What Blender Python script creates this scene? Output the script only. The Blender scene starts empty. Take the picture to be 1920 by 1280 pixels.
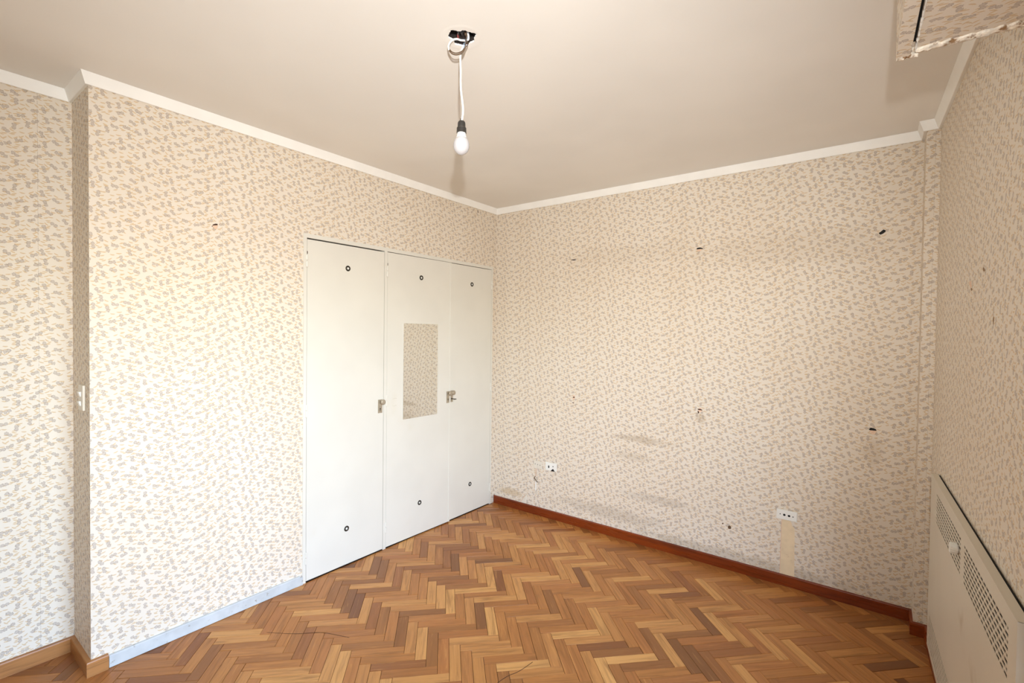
import bpy, bmesh, math, random
from mathutils import Vector, Matrix

random.seed(7)
SC = bpy.context.scene
COL = SC.collection

# ------------------------------------------------------------------ camera
CAM = Vector((2.7150, -3.3420, 1.5197))
YAW, PITCH, ROLL, FPX = 0.6477, -0.0192, 0.0121, 907.75
fw = Vector((-math.sin(YAW) * math.cos(PITCH), math.cos(YAW) * math.cos(PITCH), math.sin(PITCH)))
rt = fw.cross(Vector((0, 0, 1))).normalized()
up = rt.cross(fw)
cr, sr = math.cos(ROLL), math.sin(ROLL)
rt, up = cr * rt + sr * up, -sr * rt + cr * up
cam_data = bpy.data.cameras.new('camera')
cam = bpy.data.objects.new('camera', cam_data)
COL.objects.link(cam)
cam.matrix_world = Matrix((
    (rt.x, up.x, -fw.x, CAM.x), (rt.y, up.y, -fw.y, CAM.y), (rt.z, up.z, -fw.z, CAM.z), (0, 0, 0, 1)))
cam_data.sensor_fit = 'HORIZONTAL'
cam_data.sensor_width = 36.0
cam_data.lens = FPX / 1920 * 36.0
cam_data.clip_start = 0.02
SC.camera = cam


def pixel(P):
    d = Vector(P) - CAM
    z = d.dot(fw)
    if z < 0.05:
        return (-9999, -9999, z)
    return (960 + FPX * d.dot(rt) / z, 640 - FPX * d.dot(up) / z, z)


# ------------------------------------------------------------------ room numbers (metres)
H = 2.60                      # ceiling
A = 2.7766                    # pier corner on the left wall (y = -A)
RX = -0.284                   # recessed part of the left wall
W1 = 2.887                    # pillar side
PY = -0.138                   # pillar front
WX = 2.9425                   # right wall at the pillar
SK = math.radians(2.0)        # the right wall opens slightly towards the camera
REAR = -4.5
TD = Vector((math.sin(SK), -math.cos(SK), 0))     # along the right wall, towards the camera
ND = Vector((-math.cos(SK), -math.sin(SK), 0))    # out of the right wall into the room


def wr(s, off, z):
    return Vector((WX, PY, 0)) + TD * s + ND * off + Vector((0, 0, z))


WS0, WS1, WZ0, WZ1 = 1.86, 3.15, 0.06, 2.20       # balcony window in the right wall (s, z)
S_REAR = (PY - REAR) / math.cos(SK)

# ------------------------------------------------------------------ light
world = bpy.data.worlds.new('sky')
SC.world = world
world.use_nodes = True
nt = world.node_tree
nt.nodes.clear()
wo = nt.nodes.new('ShaderNodeOutputWorld')
bg = nt.nodes.new('ShaderNodeBackground')
sky = nt.nodes.new('ShaderNodeTexSky')
sky.sky_type = 'NISHITA'
sky.sun_disc = False
sky.sun_elevation = math.radians(50)
sky.sun_rotation = math.radians(250)
sky.dust_density = 3.0
hs = nt.nodes.new('ShaderNodeHueSaturation')
hs.inputs['Saturation'].default_value = 0.92
nt.links.new(sky.outputs[0], hs.inputs['Color'])
nt.links.new(hs.outputs[0], bg.inputs[0])
bg.inputs[1].default_value = 5.8
nt.links.new(bg.outputs[0], wo.inputs[0])

pl = bpy.data.lights.new('window_portal', 'AREA')
pl.shape = 'RECTANGLE'
pl.size = WS1 - WS0
pl.size_y = WZ1 - WZ0
pl.cycles.is_portal = True
po = bpy.data.objects.new('window_portal', pl)
COL.objects.link(po)
po.matrix_world = Matrix.Translation(wr((WS0 + WS1) / 2, -0.10, (WZ0 + WZ1) / 2)) @ \
    Matrix((TD, Vector((0, 0, 1)), -ND)).transposed().to_4x4()

fl = bpy.data.lights.new('camera_flash', 'SPOT')   # the photographer's flash above the camera
fl.spot_size = math.radians(122)
fl.spot_blend = 1.0
fl.shadow_soft_size = 0.02
fl.energy = 305
fl.color = (1.0, 0.985, 0.955)
fo = bpy.data.objects.new('camera_flash', fl)
COL.objects.link(fo)
FP = Vector((2.765, -3.36, 1.80))
fo.matrix_world = Matrix.Translation(FP) @ (-fw + Vector((0.09, 0.07, -0.03))).to_track_quat('Z', 'Y').to_matrix().to_4x4() @ \
    Matrix.Diagonal((1.0, 0.66, 1.0, 1.0))      # a flash head throws a wide, flat beam

SC.view_settings.view_transform = 'Standard'
SC.view_settings.look = 'None'
SC.view_settings.gamma = 1.0
SC.view_settings.use_curve_mapping = False
SC.view_settings.exposure = 0.0


# ------------------------------------------------------------------ node helpers
class S:
    """socket with arithmetic"""
    def __init__(self, t, s):
        self.t, self.s = t, s

    def _m(self, op, *a):
        n = self.t.nodes.new('ShaderNodeMath')
        n.operation = op
        for i, x in enumerate((self,) + a):
            if isinstance(x, S):
                self.t.links.new(x.s, n.inputs[i])
            else:
                n.inputs[i].default_value = x
        return S(self.t, n.outputs[0])

    def __add__(s, o): return s._m('ADD', o)
    def __sub__(s, o): return s._m('SUBTRACT', o)
    def __mul__(s, o): return s._m('MULTIPLY', o)
    def __truediv__(s, o): return s._m('DIVIDE', o)
    def floor(s): return s._m('FLOOR')
    def fract(s): return s._m('FRACT')
    def mod(s, o): return s._m('FLOORED_MODULO', o)
    def abs(s): return s._m('ABSOLUTE')
    def min(s, o): return s._m('MINIMUM', o)
    def max(s, o): return s._m('MAXIMUM', o)
    def gt(s, o): return s._m('GREATER_THAN', o)
    def sqrt(s): return s._m('SQRT')
    def sin(s): return s._m('SINE')
    def cos(s): return s._m('COSINE')

    def step(s, a, b, o0=0.0, o1=1.0):
        n = s.t.nodes.new('ShaderNodeMapRange')
        n.interpolation_type = 'SMOOTHSTEP'
        s.t.links.new(s.s, n.inputs[0])
        for i, x in enumerate((a, b, o0, o1)):
            n.inputs[i + 1].default_value = x
        return S(s.t, n.outputs[0])


def link(t, x, sock):
    if isinstance(x, S):
        t.links.new(x.s, sock)
    elif isinstance(x, (tuple, list)):
        sock.default_value = tuple(x) + (1.0,) if len(x) == 3 and len(sock.default_value) == 4 else x
    else:
        sock.default_value = x


def mixc(t, f, a, b):
    n = t.nodes.new('ShaderNodeMix')
    n.data_type = 'RGBA'
    link(t, f, n.inputs[0])
    link(t, a, n.inputs[6])
    link(t, b, n.inputs[7])
    return S(t, n.outputs[2])


def comb(t, x, y, z=0.0):
    n = t.nodes.new('ShaderNodeCombineXYZ')
    for i, q in enumerate((x, y, z)):
        link(t, q, n.inputs[i])
    return S(t, n.outputs[0])


def noise(t, vec, scale, detail=2.0, rough=0.5, dist=0.0):
    n = t.nodes.new('ShaderNodeTexNoise')
    if vec is not None:
        t.links.new(vec.s, n.inputs['Vector'])
    n.inputs['Scale'].default_value = scale
    n.inputs['Detail'].default_value = detail
    n.inputs['Roughness'].default_value = rough
    n.inputs['Distortion'].default_value = dist
    return S(t, n.outputs[0])


def bump(t, h, strength, dist=0.001):
    n = t.nodes.new('ShaderNodeBump')
    n.inputs['Strength'].default_value = strength
    n.inputs['Distance'].default_value = dist
    t.links.new(h.s, n.inputs['Height'])
    return S(t, n.outputs[0])


def lin(r, g, b):
    def f(c):
        c /= 255.0
        return c / 12.92 if c <= 0.04045 else ((c + 0.055) / 1.055) ** 2.4
    return (f(r), f(g), f(b))


def newmat(name):
    m = bpy.data.materials.new(name)
    m.use_nodes = True
    t = m.node_tree
    t.nodes.clear()
    out = t.nodes.new('ShaderNodeOutputMaterial')
    b = t.nodes.new('ShaderNodeBsdfPrincipled')
    t.links.new(b.outputs[0], out.inputs[0])
    return m, t, b


def position(t):
    g = t.nodes.new('ShaderNodeNewGeometry')
    sp = t.nodes.new('ShaderNodeSeparateXYZ')
    t.links.new(g.outputs['Position'], sp.inputs[0])
    sn = t.nodes.new('ShaderNodeSeparateXYZ')
    t.links.new(g.outputs['True Normal'], sn.inputs[0])
    return (S(t, g.outputs['Position']), [S(t, sp.outputs[i]) for i in range(3)],
            [S(t, sn.outputs[i]) for i in range(3)])


def paint(name, col, rough=0.5, var=0.04, nscale=6.0, grime=None, gscale=4.0, gthr=(0.58, 0.8), bumps=0.0, metal=0.0, bscale=300):
    m, t, b = newmat(name)
    P, _, _ = position(t)
    n = noise(t, P, nscale, 2.0, 0.6)
    dark = tuple(c * (1 - var) for c in col)
    lite = tuple(min(1, c * (1 + var)) for c in col)
    c = mixc(t, n.step(0.3, 0.7), dark, lite)
    if grime:
        g = noise(t, P, gscale, 3.0, 0.65)
        c = mixc(t, g.step(gthr[0], gthr[1]), c, grime)
    link(t, c, b.inputs['Base Color'])
    b.inputs['Roughness'].default_value = rough
    b.inputs['Metallic'].default_value = metal
    if bumps:
        link(t, bump(t, noise(t, P, bscale, 0.0), bumps), b.inputs['Normal'])
    return m


def wallpaper(name, dirt=()):
    """cream paper with a printed repeat of grey two-lobed blossoms and ochre leaves"""
    m, t, b = newmat(name)
    P, (x, y, z), (nx, ny, nz) = position(t)
    isx = nx.abs().gt(0.5)
    isz = nz.abs().gt(0.5)
    u = x + (y - x) * isx - 0.338
    v = z + (y - z) * isz
    uv = comb(t, u, v)
    wob = noise(t, uv, 260.0, 0.0)
    RW, RH = 0.646, 0.131

    def layer(nxc, nyc, seed, shear=0, du=0.0, dv=0.0):
        cw, ch = RW / nxc, RH / nyc
        cu = (u + du + v * (shear * cw / RH)) / cw
        iu = cu.floor()
        fu = cu.fract()
        cv = (v + dv) / ch + iu.mod(2.0) * 0.5
        iv = cv.floor()
        fv = cv.fract()
        # the print repeats every RH upwards; a sheared column moves over by whole cells
        rep = ((v + dv + iu.mod(2.0) * (0.5 * ch)) / RH).floor()
        w = t.nodes.new('ShaderNodeTexWhiteNoise')
        w.noise_dimensions = '3D'
        link(t, comb(t, (iu - rep * shear).mod(float(nxc)), iv.mod(float(nyc)), seed), w.inputs[0])
        sp = t.nodes.new('ShaderNodeSeparateColor')
        t.links.new(w.outputs['Color'], sp.inputs[0])
        r = [S(t, sp.outputs[i]) for i in range(3)] + [S(t, w.outputs['Value'])]
        dy = (fv - 0.5) * ch
        return (fu - 0.5) * cw - dy * (shear * cw / RH), dy, r

    # blossoms
    lx, ly, r = layer(16, 3, 3.7, 1)
    lx = lx - (r[0] - 0.5) * 0.015
    ly = ly - (r[1] - 0.5) * 0.017
    ang = (r[2] - 0.60) * 2.4
    ca, sa = ang.cos(), ang.sin()
    ax = lx * ca + ly * sa
    ay = ly * ca - lx * sa
    wv = (wob - 0.5) * 1.0

    def lobe(ox, oy, rx, ry):
        ex = (ax - ox) / rx
        ey = (ay - oy) / ry
        return (ex * ex + ey * ey).sqrt() + wv
    d = lobe(-0.0060, 0.0026, 0.0072, 0.0072).min(lobe(0.0062, -0.0026, 0.0074, 0.0068))
    fmask = d.step(1.06, 0.90)
    fline = d.step(0.62, 0.95)
    # leaves
    lm = None
    for (nc, nr, sd, du, dv, pr, tilt, sh) in ((22, 7, 11.3, 0.004, 0.003, 0.25, 0.25, 1), (24, 8, 23.9, 0.013, 0.009, 0.35, -0.25, -1)):
        qx, qy, q = layer(nc, nr, sd, sh, du, dv)
        an = (q[0] - 0.5) * 1.0 + tilt
        cq, sq = an.cos(), an.sin()
        qx = qx - (q[1] - 0.5) * 0.010
        ex = qx * cq + qy * sq
        ey = qy * cq - qx * sq
        ey = ey - ex * ex * 16.0 + 0.0006
        e1 = ex / 0.0095
        e2 = ey / 0.0027
        dd = (e1 * e1 + e2 * e2).sqrt() + wv * 0.35
        mk = dd.step(1.05, 0.80) * q[2].gt(pr)
        lm = mk if lm is None else lm.max(mk)
    stip = noise(t, uv, 520.0, 0.0).step(0.56, 0.72) * 0.30
    base = lin(229, 220, 206)
    leafc = lin(206, 174, 122)
    flow = lin(196, 184, 172)
    flin = lin(160, 146, 134)
    ground = mixc(t, stip, base, lin(222, 208, 190))
    c = mixc(t, lm * 0.68, ground, leafc)
    fc = mixc(t, fline, flow, flin)
    c = mixc(t, fmask * 0.88, c, fc)
    # age: broad yellowing, seams between the drops
    age = noise(t, P, 1.3, 2.0, 0.6).step(0.35, 0.75)
    c = mixc(t, age * 0.12, c, lin(206, 178, 140))
    sd = (u / RW).fract()
    sd = sd.min((sd * -1.0) + 1.0) * RW
    sn = wob.step(0.36, 0.60)
    c = mixc(t, sd.step(0.0016, 0.0006) * sn * 0.45 * (isz * -1.0 + 1.0), c, lin(140, 122, 100))
    # stains with a shape of their own, and broad darker bands: (u axis, centre, half size, amount, colour)
    wn = (noise(t, P, 9.0, 3.0, 0.65) - 0.5) * 1.3 if dirt else None
    for (ax_, cu, cz, hu, hz, amt, dc) in dirt:
        q = x if ax_ == 'x' else y
        e1 = (q - cu) / hu
        e2 = (z - cz) / hz
        dd = (e1 * e1 + e2 * e2).sqrt() + wn
        c = mixc(t, dd.step(1.0, 0.35) * amt, c, dc)
    link(t, c, b.inputs['Base Color'])
    b.inputs['Roughness'].default_value = 0.62
    b.inputs['Specular IOR Level'].default_value = 0.35
    link(t, bump(t, noise(t, P, 6.0, 0.0), 0.25, 0.004), b.inputs['Normal'])
    return m


MARK_BROWN = lin(168, 146, 116)
M = {}
M['paper'] = wallpaper('wallpaper')
M['paper_back'] = wallpaper('wallpaper_stained', [
    ('x', 1.36, 0.755, 0.27, 0.035, 0.42, MARK_BROWN),
    ('x', 1.30, 0.62, 0.20, 0.04, 0.25, MARK_BROWN),
    ('x', 1.50, 0.345, 0.34, 0.045, 0.28, lin(160, 148, 134)),
    ('x', 1.10, 0.17, 0.55, 0.07, 0.30, lin(160, 146, 128)),
    ('x', 2.70, 0.88, 0.06, 0.10, 0.22, MARK_BROWN),
    ('x', 1.78, 0.96, 0.04, 0.05, 0.35, MARK_BROWN),
    ('x', 0.18, 0.13, 0.16, 0.04, 0.55, lin(196, 170, 128)),
    ('x', 2.3, 2.05, 0.75, 0.14, 0.14, MARK_BROWN),  # broad faint darker band high on the wall
    ('x', 1.2, 2.10, 0.70, 0.10, 0.10, MARK_BROWN),  # second, fainter darker band further left
    ('x', 2.0, 0.09, 0.9, 0.05, 0.35, lin(150, 134, 112)),
])
M['ceiling'] = paint('ceiling_paint', lin(240, 237, 231), 0.75, 0.025, 1.6, bumps=0.06, bscale=40)
M['cornice'] = paint('cornice_paint', lin(248, 247, 242), 0.45, 0.02, 8.0)
M['whitewood'] = paint('painted_wood', lin(224, 221, 211), 0.34, 0.02, 3.0, grime=lin(214, 202, 176), gscale=1.7, gthr=(0.60, 0.85))
M['greybase'] = paint('painted_baseboard', lin(198, 202, 203), 0.4, 0.06, 14.0, grime=lin(150, 142, 128), gscale=30.0, gthr=(0.62, 0.75))
M['plate'] = paint('outlet_plastic', lin(238, 238, 232), 0.32, 0.01)
M['ivory'] = paint('ivory_plastic', lin(226, 219, 204), 0.36, 0.02)
M['black'] = paint('black_hole', (0.006, 0.006, 0.006), 0.8, 0.0)  # black for holes, and for the shade painted inside the heater
M['bakelite'] = paint('black_bakelite', lin(46, 43, 40), 0.38, 0.05, 60.0)
M['bulbbase'] = paint('bulb_ceramic', lin(246, 246, 242), 0.3, 0.0)
M['bulbglass'] = paint('frosted_bulb', lin(190, 188, 190), 0.18, 0.0)
M['cord'] = paint('white_cord', lin(244, 243, 238), 0.4, 0.0)
M['steel'] = paint('aged_steel', lin(176, 164, 144), 0.40, 0.10, 40.0, metal=0.35)
M['darksteel'] = paint('dark_ring', lin(62, 58, 50), 0.35, 0.12, 90.0, metal=0.6)
M['plaster'] = paint('bare_plaster', lin(230, 210, 176), 0.85, 0.05, 14.0, grime=lin(196, 166, 130), gscale=30.0, bumps=0.3)
M['rubble'] = paint('broken_plaster', lin(236, 228, 214), 0.9, 0.18, 60.0, grime=lin(150, 118, 84), gscale=40.0, gthr=(0.5, 0.65), bumps=0.8, bscale=120)
M['torn'] = paint('torn_paper', lin(226, 196, 170), 0.9, 0.06, 200.0)
M['brownhole'] = paint('brown_hole', lin(70, 42, 28), 0.9, 0.3, 200.0)
M['faint'] = paint('faded_hole', lin(150, 122, 92), 0.9, 0.1, 100.0)
M['heater'] = paint('heater_enamel', lin(214, 206, 190), 0.42, 0.03, 2.2, grime=lin(178, 160, 130), gscale=3.0, gthr=(0.62, 0.8))
M['wire_red'] = paint('red_wire', lin(120, 40, 30), 0.5, 0.0)
M['wire_brown'] = paint('brown_wire', lin(96, 74, 52), 0.5, 0.0)
M['wire_blue'] = paint('blue_grey_wire', lin(120, 136, 150), 0.4, 0.0)
M['inner_shade'] = paint('painted_shade', lin(40, 32, 28), 0.9, 0.4, 60.0)  # shade inside the ceiling hole and wardrobe, painted as a dark colour
m, t, b = newmat('mirror')
b.inputs['Base Color'].default_value = (0.80, 0.80, 0.76, 1)
b.inputs['Metallic'].default_value = 1.0
b.inputs['Roughness'].default_value = 0.015
M['mirror'] = m


def wood(name, dark, mid, light, rough, uvmode):
    m, t, b = newmat(name)
    if uvmode:
        n = t.nodes.new('ShaderNodeUVMap')
        n.uv_map = 'UVMap'
        sp = t.nodes.new('ShaderNodeSeparateXYZ')
        t.links.new(n.outputs[0], sp.inputs[0])
        u, v = S(t, sp.outputs[0]), S(t, sp.outputs[1])
        an = t.nodes.new('ShaderNodeAttribute')
        an.attribute_name = 'tone'
        tone = S(t, an.outputs['Fac'])
        vec = comb(t, u * 5.0, v * 70.0, tone * 37.0)
        vec2 = comb(t, u * 2.2, v * 22.0, tone * 91.0)
    else:
        P, (x, y, z), _ = position(t)
        tone = noise(t, P, 1.2, 3.0)
        vec = comb(t, (x + y) * 5.0, z * 60.0, 0.3)
        vec2 = comb(t, (x + y) * 2.0, z * 20.0, 4.0)
    g1 = noise(t, vec, 1.0, 3.0, 0.65, 0.6)
    g2 = noise(t, vec2, 1.0, 2.0, 0.5, 1.4)
    if uvmode:
        c = mixc(t, tone.step(0.02, 0.55), dark, mid)
        c = mixc(t, tone.step(0.5, 1.0), c, light)
        an2 = t.nodes.new('ShaderNodeAttribute')
        an2.attribute_name = 'redness'
        c = mixc(t, S(t, an2.outputs['Fac']) * 0.32, c, lin(164, 92, 48))
    else:
        c = mixc(t, tone.step(0.3, 0.7), mid, light)
    c = mixc(t, g2.step(0.52, 0.78) * 0.55, c, tuple(k * 0.45 for k in mid))
    c = mixc(t, g1.step(0.45, 0.75) * 0.52, c, tuple(k * 0.5 for k in mid))
    c = mixc(t, g1.step(0.45, 0.25) * 0.25, c, tuple(min(1, k * 1.25) for k in light))
    link(t, c, b.inputs['Base Color'])
    rr = g2.step(0.3, 0.8, rough - 0.05, rough + 0.12)
    link(t, rr, b.inputs['Roughness'])
    b.inputs['Specular IOR Level'].default_value = 0.42
    return m


M['parquet'] = wood('parquet_oak', lin(116, 70, 34), lin(178, 116, 57), lin(216, 160, 92), 0.34, True)
M['redwood'] = wood('stained_baseboard', lin(80, 28, 8), lin(112, 44, 12), lin(134, 58, 18), 0.30, False)
M['palewood'] = wood('varnished_baseboard', lin(100, 58, 26), lin(152, 98, 52), lin(176, 122, 70), 0.36, False)
M['subfloor'] = paint('floor_joint', lin(44, 28, 18), 0.9, 0.2, 40.0)


# ------------------------------------------------------------------ mesh helpers
class MB:
    def __init__(self):
        self.v, self.f = [], []

    def add(self, vs, fs):
        o = len(self.v)
        self.v += [tuple(q) for q in vs]
        self.f += [tuple(i + o for i in f) for f in fs]
        return self

    def box(self, a, b_):
        (x0, y0, z0), (x1, y1, z1) = [[min(p, q) for p, q in zip(a, b_)], [max(p, q) for p, q in zip(a, b_)]]
        vs = [(x0, y0, z0), (x1, y0, z0), (x1, y1, z0), (x0, y1, z0), (x0, y0, z1), (x1, y0, z1), (x1, y1, z1), (x0, y1, z1)]
        return self.add(vs, [(3, 2, 1, 0), (4, 5, 6, 7), (0, 1, 5, 4), (1, 2, 6, 5), (2, 3, 7, 6), (3, 0, 4, 7)])

    def obox(self, f, a, b_):
        """box in a local frame f(u,v,w) -> world"""
        (u0, v0, w0), (u1, v1, w1) = a, b_
        vs = [f(*q) for q in ((u0, v0, w0), (u1, v0, w0), (u1, v1, w0), (u0, v1, w0), (u0, v0, w1), (u1, v0, w1), (u1, v1, w1), (u0, v1, w1))]
        return self.add(vs, [(3, 2, 1, 0), (4, 5, 6, 7), (0, 1, 5, 4), (1, 2, 6, 5), (2, 3, 7, 6), (3, 0, 4, 7)])

    def lathe(self, c, axis, prof, n=24):
        """prof: (distance along axis, radius)"""
        axis = Vector(axis).normalized()
        e1 = axis.orthogonal().normalized()
        e2 = axis.cross(e1)
        vs, fs = [], []
        for (h, r) in prof:
            for i in range(n):
                an = 2 * math.pi * i / n
                vs.append(Vector(c) + axis * h + (e1 * math.cos(an) + e2 * math.sin(an)) * r)
        for k in range(len(prof) - 1):
            for i in range(n):
                j = (i + 1) % n
                fs.append((k * n + i, k * n + j, (k + 1) * n + j, (k + 1) * n + i))
        fs.append(tuple(reversed(range(n))))
        fs.append(tuple(range((len(prof) - 1) * n, len(prof) * n)))
        return self.add(vs, fs)

    def tube(self, pts, r, n=10):
        pts = [Vector(q) for q in pts]
        vs, fs = [], []
        prev = None
        for i, q in enumerate(pts):
            d = (pts[min(i + 1, len(pts) - 1)] - pts[max(i - 1, 0)]).normalized()
            e1 = d.orthogonal().normalized() if prev is None else (prev - d * prev.dot(d)).normalized()
            prev = e1
            e2 = d.cross(e1)
            for k in range(n):
                an = 2 * math.pi * k / n
                vs.append(q + (e1 * math.cos(an) + e2 * math.sin(an)) * r)
        for i in range(len(pts) - 1):
            for k in range(n):
                j = (k + 1) % n
                fs.append((i * n + k, i * n + j, (i + 1) * n + j, (i + 1) * n + k))
        fs.append(tuple(reversed(range(n))))
        fs.append(tuple(range((len(pts) - 1) * n, len(pts) * n)))
        return self.add(vs, fs)

    def prism(self, poly, d):
        """polygon of points, extruded by vector d"""
        n = len(poly)
        vs = [Vector(q) for q in poly] + [Vector(q) + Vector(d) for q in poly]
        fs = [tuple(range(n)), tuple(reversed(range(n, 2 * n)))]
        for i in range(n):
            j = (i + 1) % n
            fs.append((j, i, n + i, n + j))
        return self.add(vs, fs)

    def build(self, name, mat, parent=None, smooth=False, bevel=0.0):
        me = bpy.data.meshes.new(name)
        me.from_pydata(self.v, [], self.f)
        bm = bmesh.new()
        bm.from_mesh(me)
        bmesh.ops.recalc_face_normals(bm, faces=bm.faces)
        if bevel:
            bmesh.ops.bevel(bm, geom=list(bm.edges), offset=bevel, segments=2, affect='EDGES', profile=0.6)
        bm.to_mesh(me)
        bm.free()
        if smooth:
            for p in me.polygons:
                p.use_smooth = True
        me.materials.append(M[mat])
        o = bpy.data.objects.new(name, me)
        COL.objects.link(o)
        if parent:
            o.parent = parent
            o.matrix_parent_inverse = parent.matrix_world.inverted()
        return o


def struct(o):
    o['kind'] = 'structure'
    return o


def empty(name, loc, label, cat):
    o = bpy.data.objects.new(name, None)
    o.empty_display_size = 0.1
    COL.objects.link(o)
    o.location = loc
    o['label'] = label
    o['category'] = cat
    o.matrix_world = Matrix.Translation(loc)
    return o


def smooth_path(pts, n=8):
    pts = [Vector(q) for q in pts]
    out = []
    for i in range(len(pts) - 1):
        p0, p1, p2, p3 = pts[max(i - 1, 0)], pts[i], pts[i + 1], pts[min(i + 2, len(pts) - 1)]
        for k in range(n):
            s = k / n
            out.append(0.5 * ((2 * p1) + (p2 - p0) * s + (2 * p0 - 5 * p1 + 4 * p2 - p3) * s * s + (3 * p1 - p0 - 3 * p2 + p3) * s ** 3))
    out.append(pts[-1])
    return out


# ------------------------------------------------------------------ walls
T = 0.14
FRX, FRY0, FRY1, FRZ = 0.0, -1.8036, -0.045, 2.090     # wardrobe opening in the left wall
wl = MB()
wl.box((-T, -A + T, -0.05), (0, FRY0, H + 0.1)).box((-T, FRY0, FRZ), (0, FRY1, H + 0.1)).box((-T, FRY1, -0.05), (0, T, H + 0.1))
wall_left = struct(wl.build('wall_left', 'paper'))
wall_ret = struct(MB().box((RX - T, -A, -0.05), (0, -A + T, H + 0.1)).build('wall_left_return', 'paper'))
wall_rec = struct(MB().box((RX - T, REAR - T, -0.05), (RX, -A, H + 0.1)).build('wall_left_recess', 'paper'))
wall_back = struct(MB().box((0, 0, -0.05), (3.4, T, H + 0.1)).build('wall_back', 'paper_back'))
wall_pil = struct(MB().prism([(W1, 0, -0.05), (W1, PY, -0.05), (WX, PY, -0.05), (WX + 0.2, PY, -0.05), (WX + 0.2, 0, -0.05)], (0, 0, H + 0.15)).build('wall_pillar', 'paper', bevel=0.0))
f_wr = lambda s, off, z: wr(s, off, z)
wrm = MB()
wrm.obox(f_wr, (0, -T * 1.3, -0.05), (WS0, 0, H + 0.1))
wrm.obox(f_wr, (WS1, -T * 1.3, -0.05), (S_REAR + T, 0, H + 0.1))
wrm.obox(f_wr, (WS0, -T * 1.3, WZ1), (WS1, 0, H + 0.1))
wrm.obox(f_wr, (WS0, -T * 1.3, -0.05), (WS1, 0, WZ0))
wall_right = struct(wrm.build('wall_right', 'paper'))
wall_rear = struct(MB().box((RX - T, REAR - T, -0.05), (3.5, REAR, H + 0.1)).build('wall_rear', 'paper'))

# balcony window beside the camera, open to the sky (outside the frame, it lights the room)
wf = MB()
for (s0, s1, z0, z1) in ((WS0, WS0 + 0.06, WZ0, WZ1), (WS1 - 0.06, WS1, WZ0, WZ1), (WS0, WS1, WZ0, WZ0 + 0.06), (WS0, WS1, WZ1 - 0.06, WZ1)):
    wf.obox(f_wr, (s0, -0.09, z0), (s1, -0.03, z1))
struct(wf.build('window_1', 'whitewood'))

# ceiling with the ragged hole of the missing lamp
HC = Vector((1.470, -2.022, H))
CX0, CX1, CY0, CY1 = RX - T, 3.5, REAR - T, T
angs = [2 * math.pi * i / 72 for i in range(72)]
for cx in (CX0, CX1):
    for cy in (CY0, CY1):
        angs.append(math.atan2(cy - HC.y, cx - HC.x) % (2 * math.pi))
angs.sort()
rnd = random.Random(3)
hole_r = [0.048 + 0.006 * math.sin(3 * a_ + 1) + 0.004 * math.sin(7 * a_) + rnd.uniform(-.002, .002) for a_ in angs]
vs, fs = [], []
NA = len(angs)
for a_, r_ in zip(angs, hole_r):
    c_, s_ = math.cos(a_), math.sin(a_)
    vs.append((HC.x + c_ * r_, HC.y + s_ * r_, H))
    vs.append((HC.x + c_ * 0.066, HC.y + s_ * 0.066, H - 0.0006))
    vs.append((HC.x + c_ * 0.078, HC.y + s_ * 0.078, H))
    k = min(((CX1 if c_ > 0 else CX0) - HC.x) / c_ if abs(c_) > 1e-9 else 1e9, ((CY1 if s_ > 0 else CY0) - HC.y) / s_ if abs(s_) > 1e-9 else 1e9)
    vs.append((HC.x + c_ * k, HC.y + s_ * k, H))
    vs.append((HC.x + c_ * k, HC.y + s_ * k, H + 0.12))
    vs.append((HC.x + c_ * r_, HC.y + s_ * r_, H + 0.006))
for i in range(NA):
    j = (i + 1) % NA
    for q in range(5):
        fs.append((6 * i + q, 6 * j + q, 6 * j + q + 1, 6 * i + q + 1))
    fs.append((6 * i + 5, 6 * j + 5, 6 * j, 6 * i))
ceiling = struct(MB().add(vs, fs).build('ceiling', 'ceiling'))
cup = MB()
cup.lathe(HC + Vector((0, 0, 0.0085)), (0, 0, 1), [(0, 0.058), (0.05, 0.060), (0.10, 0.055)], 24)
cup.f = cup.f[:-2] + [cup.f[-1]]
cup.build('hole_lining', 'inner_shade', ceiling)  # lining coloured dark for the shade inside the hole


# ------------------------------------------------------------------ cornice and baseboards, mitred along the walls
END_R = wr(S_REAR, 0, 0)
PATH = [Vector((RX, REAR, 0)), Vector((RX, -A, 0)), Vector((0, -A, 0)), Vector((0, 0, 0)), Vector((W1, 0, 0)),
        Vector((W1, PY, 0)), Vector((WX, PY, 0)), Vector((END_R.x, END_R.y, 0))]


def offset_pt(i, d):
    """the path corner i moved d into the room (the room is right of the path)"""
    def nrm(a_, b_):
        v_ = (b_ - a_).normalized()
        return Vector((v_.y, -v_.x, 0))
    if i == 0:
        return PATH[0] + nrm(PATH[0], PATH[1]) * d
    if i == len(PATH) - 1:
        return PATH[i] + nrm(PATH[i - 1], PATH[i]) * d
    n0, n1 = nrm(PATH[i - 1], PATH[i]), nrm(PATH[i], PATH[i + 1])
    k = d / (1 + n0.dot(n1))
    return PATH[i] + (n0 + n1) * k


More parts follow.
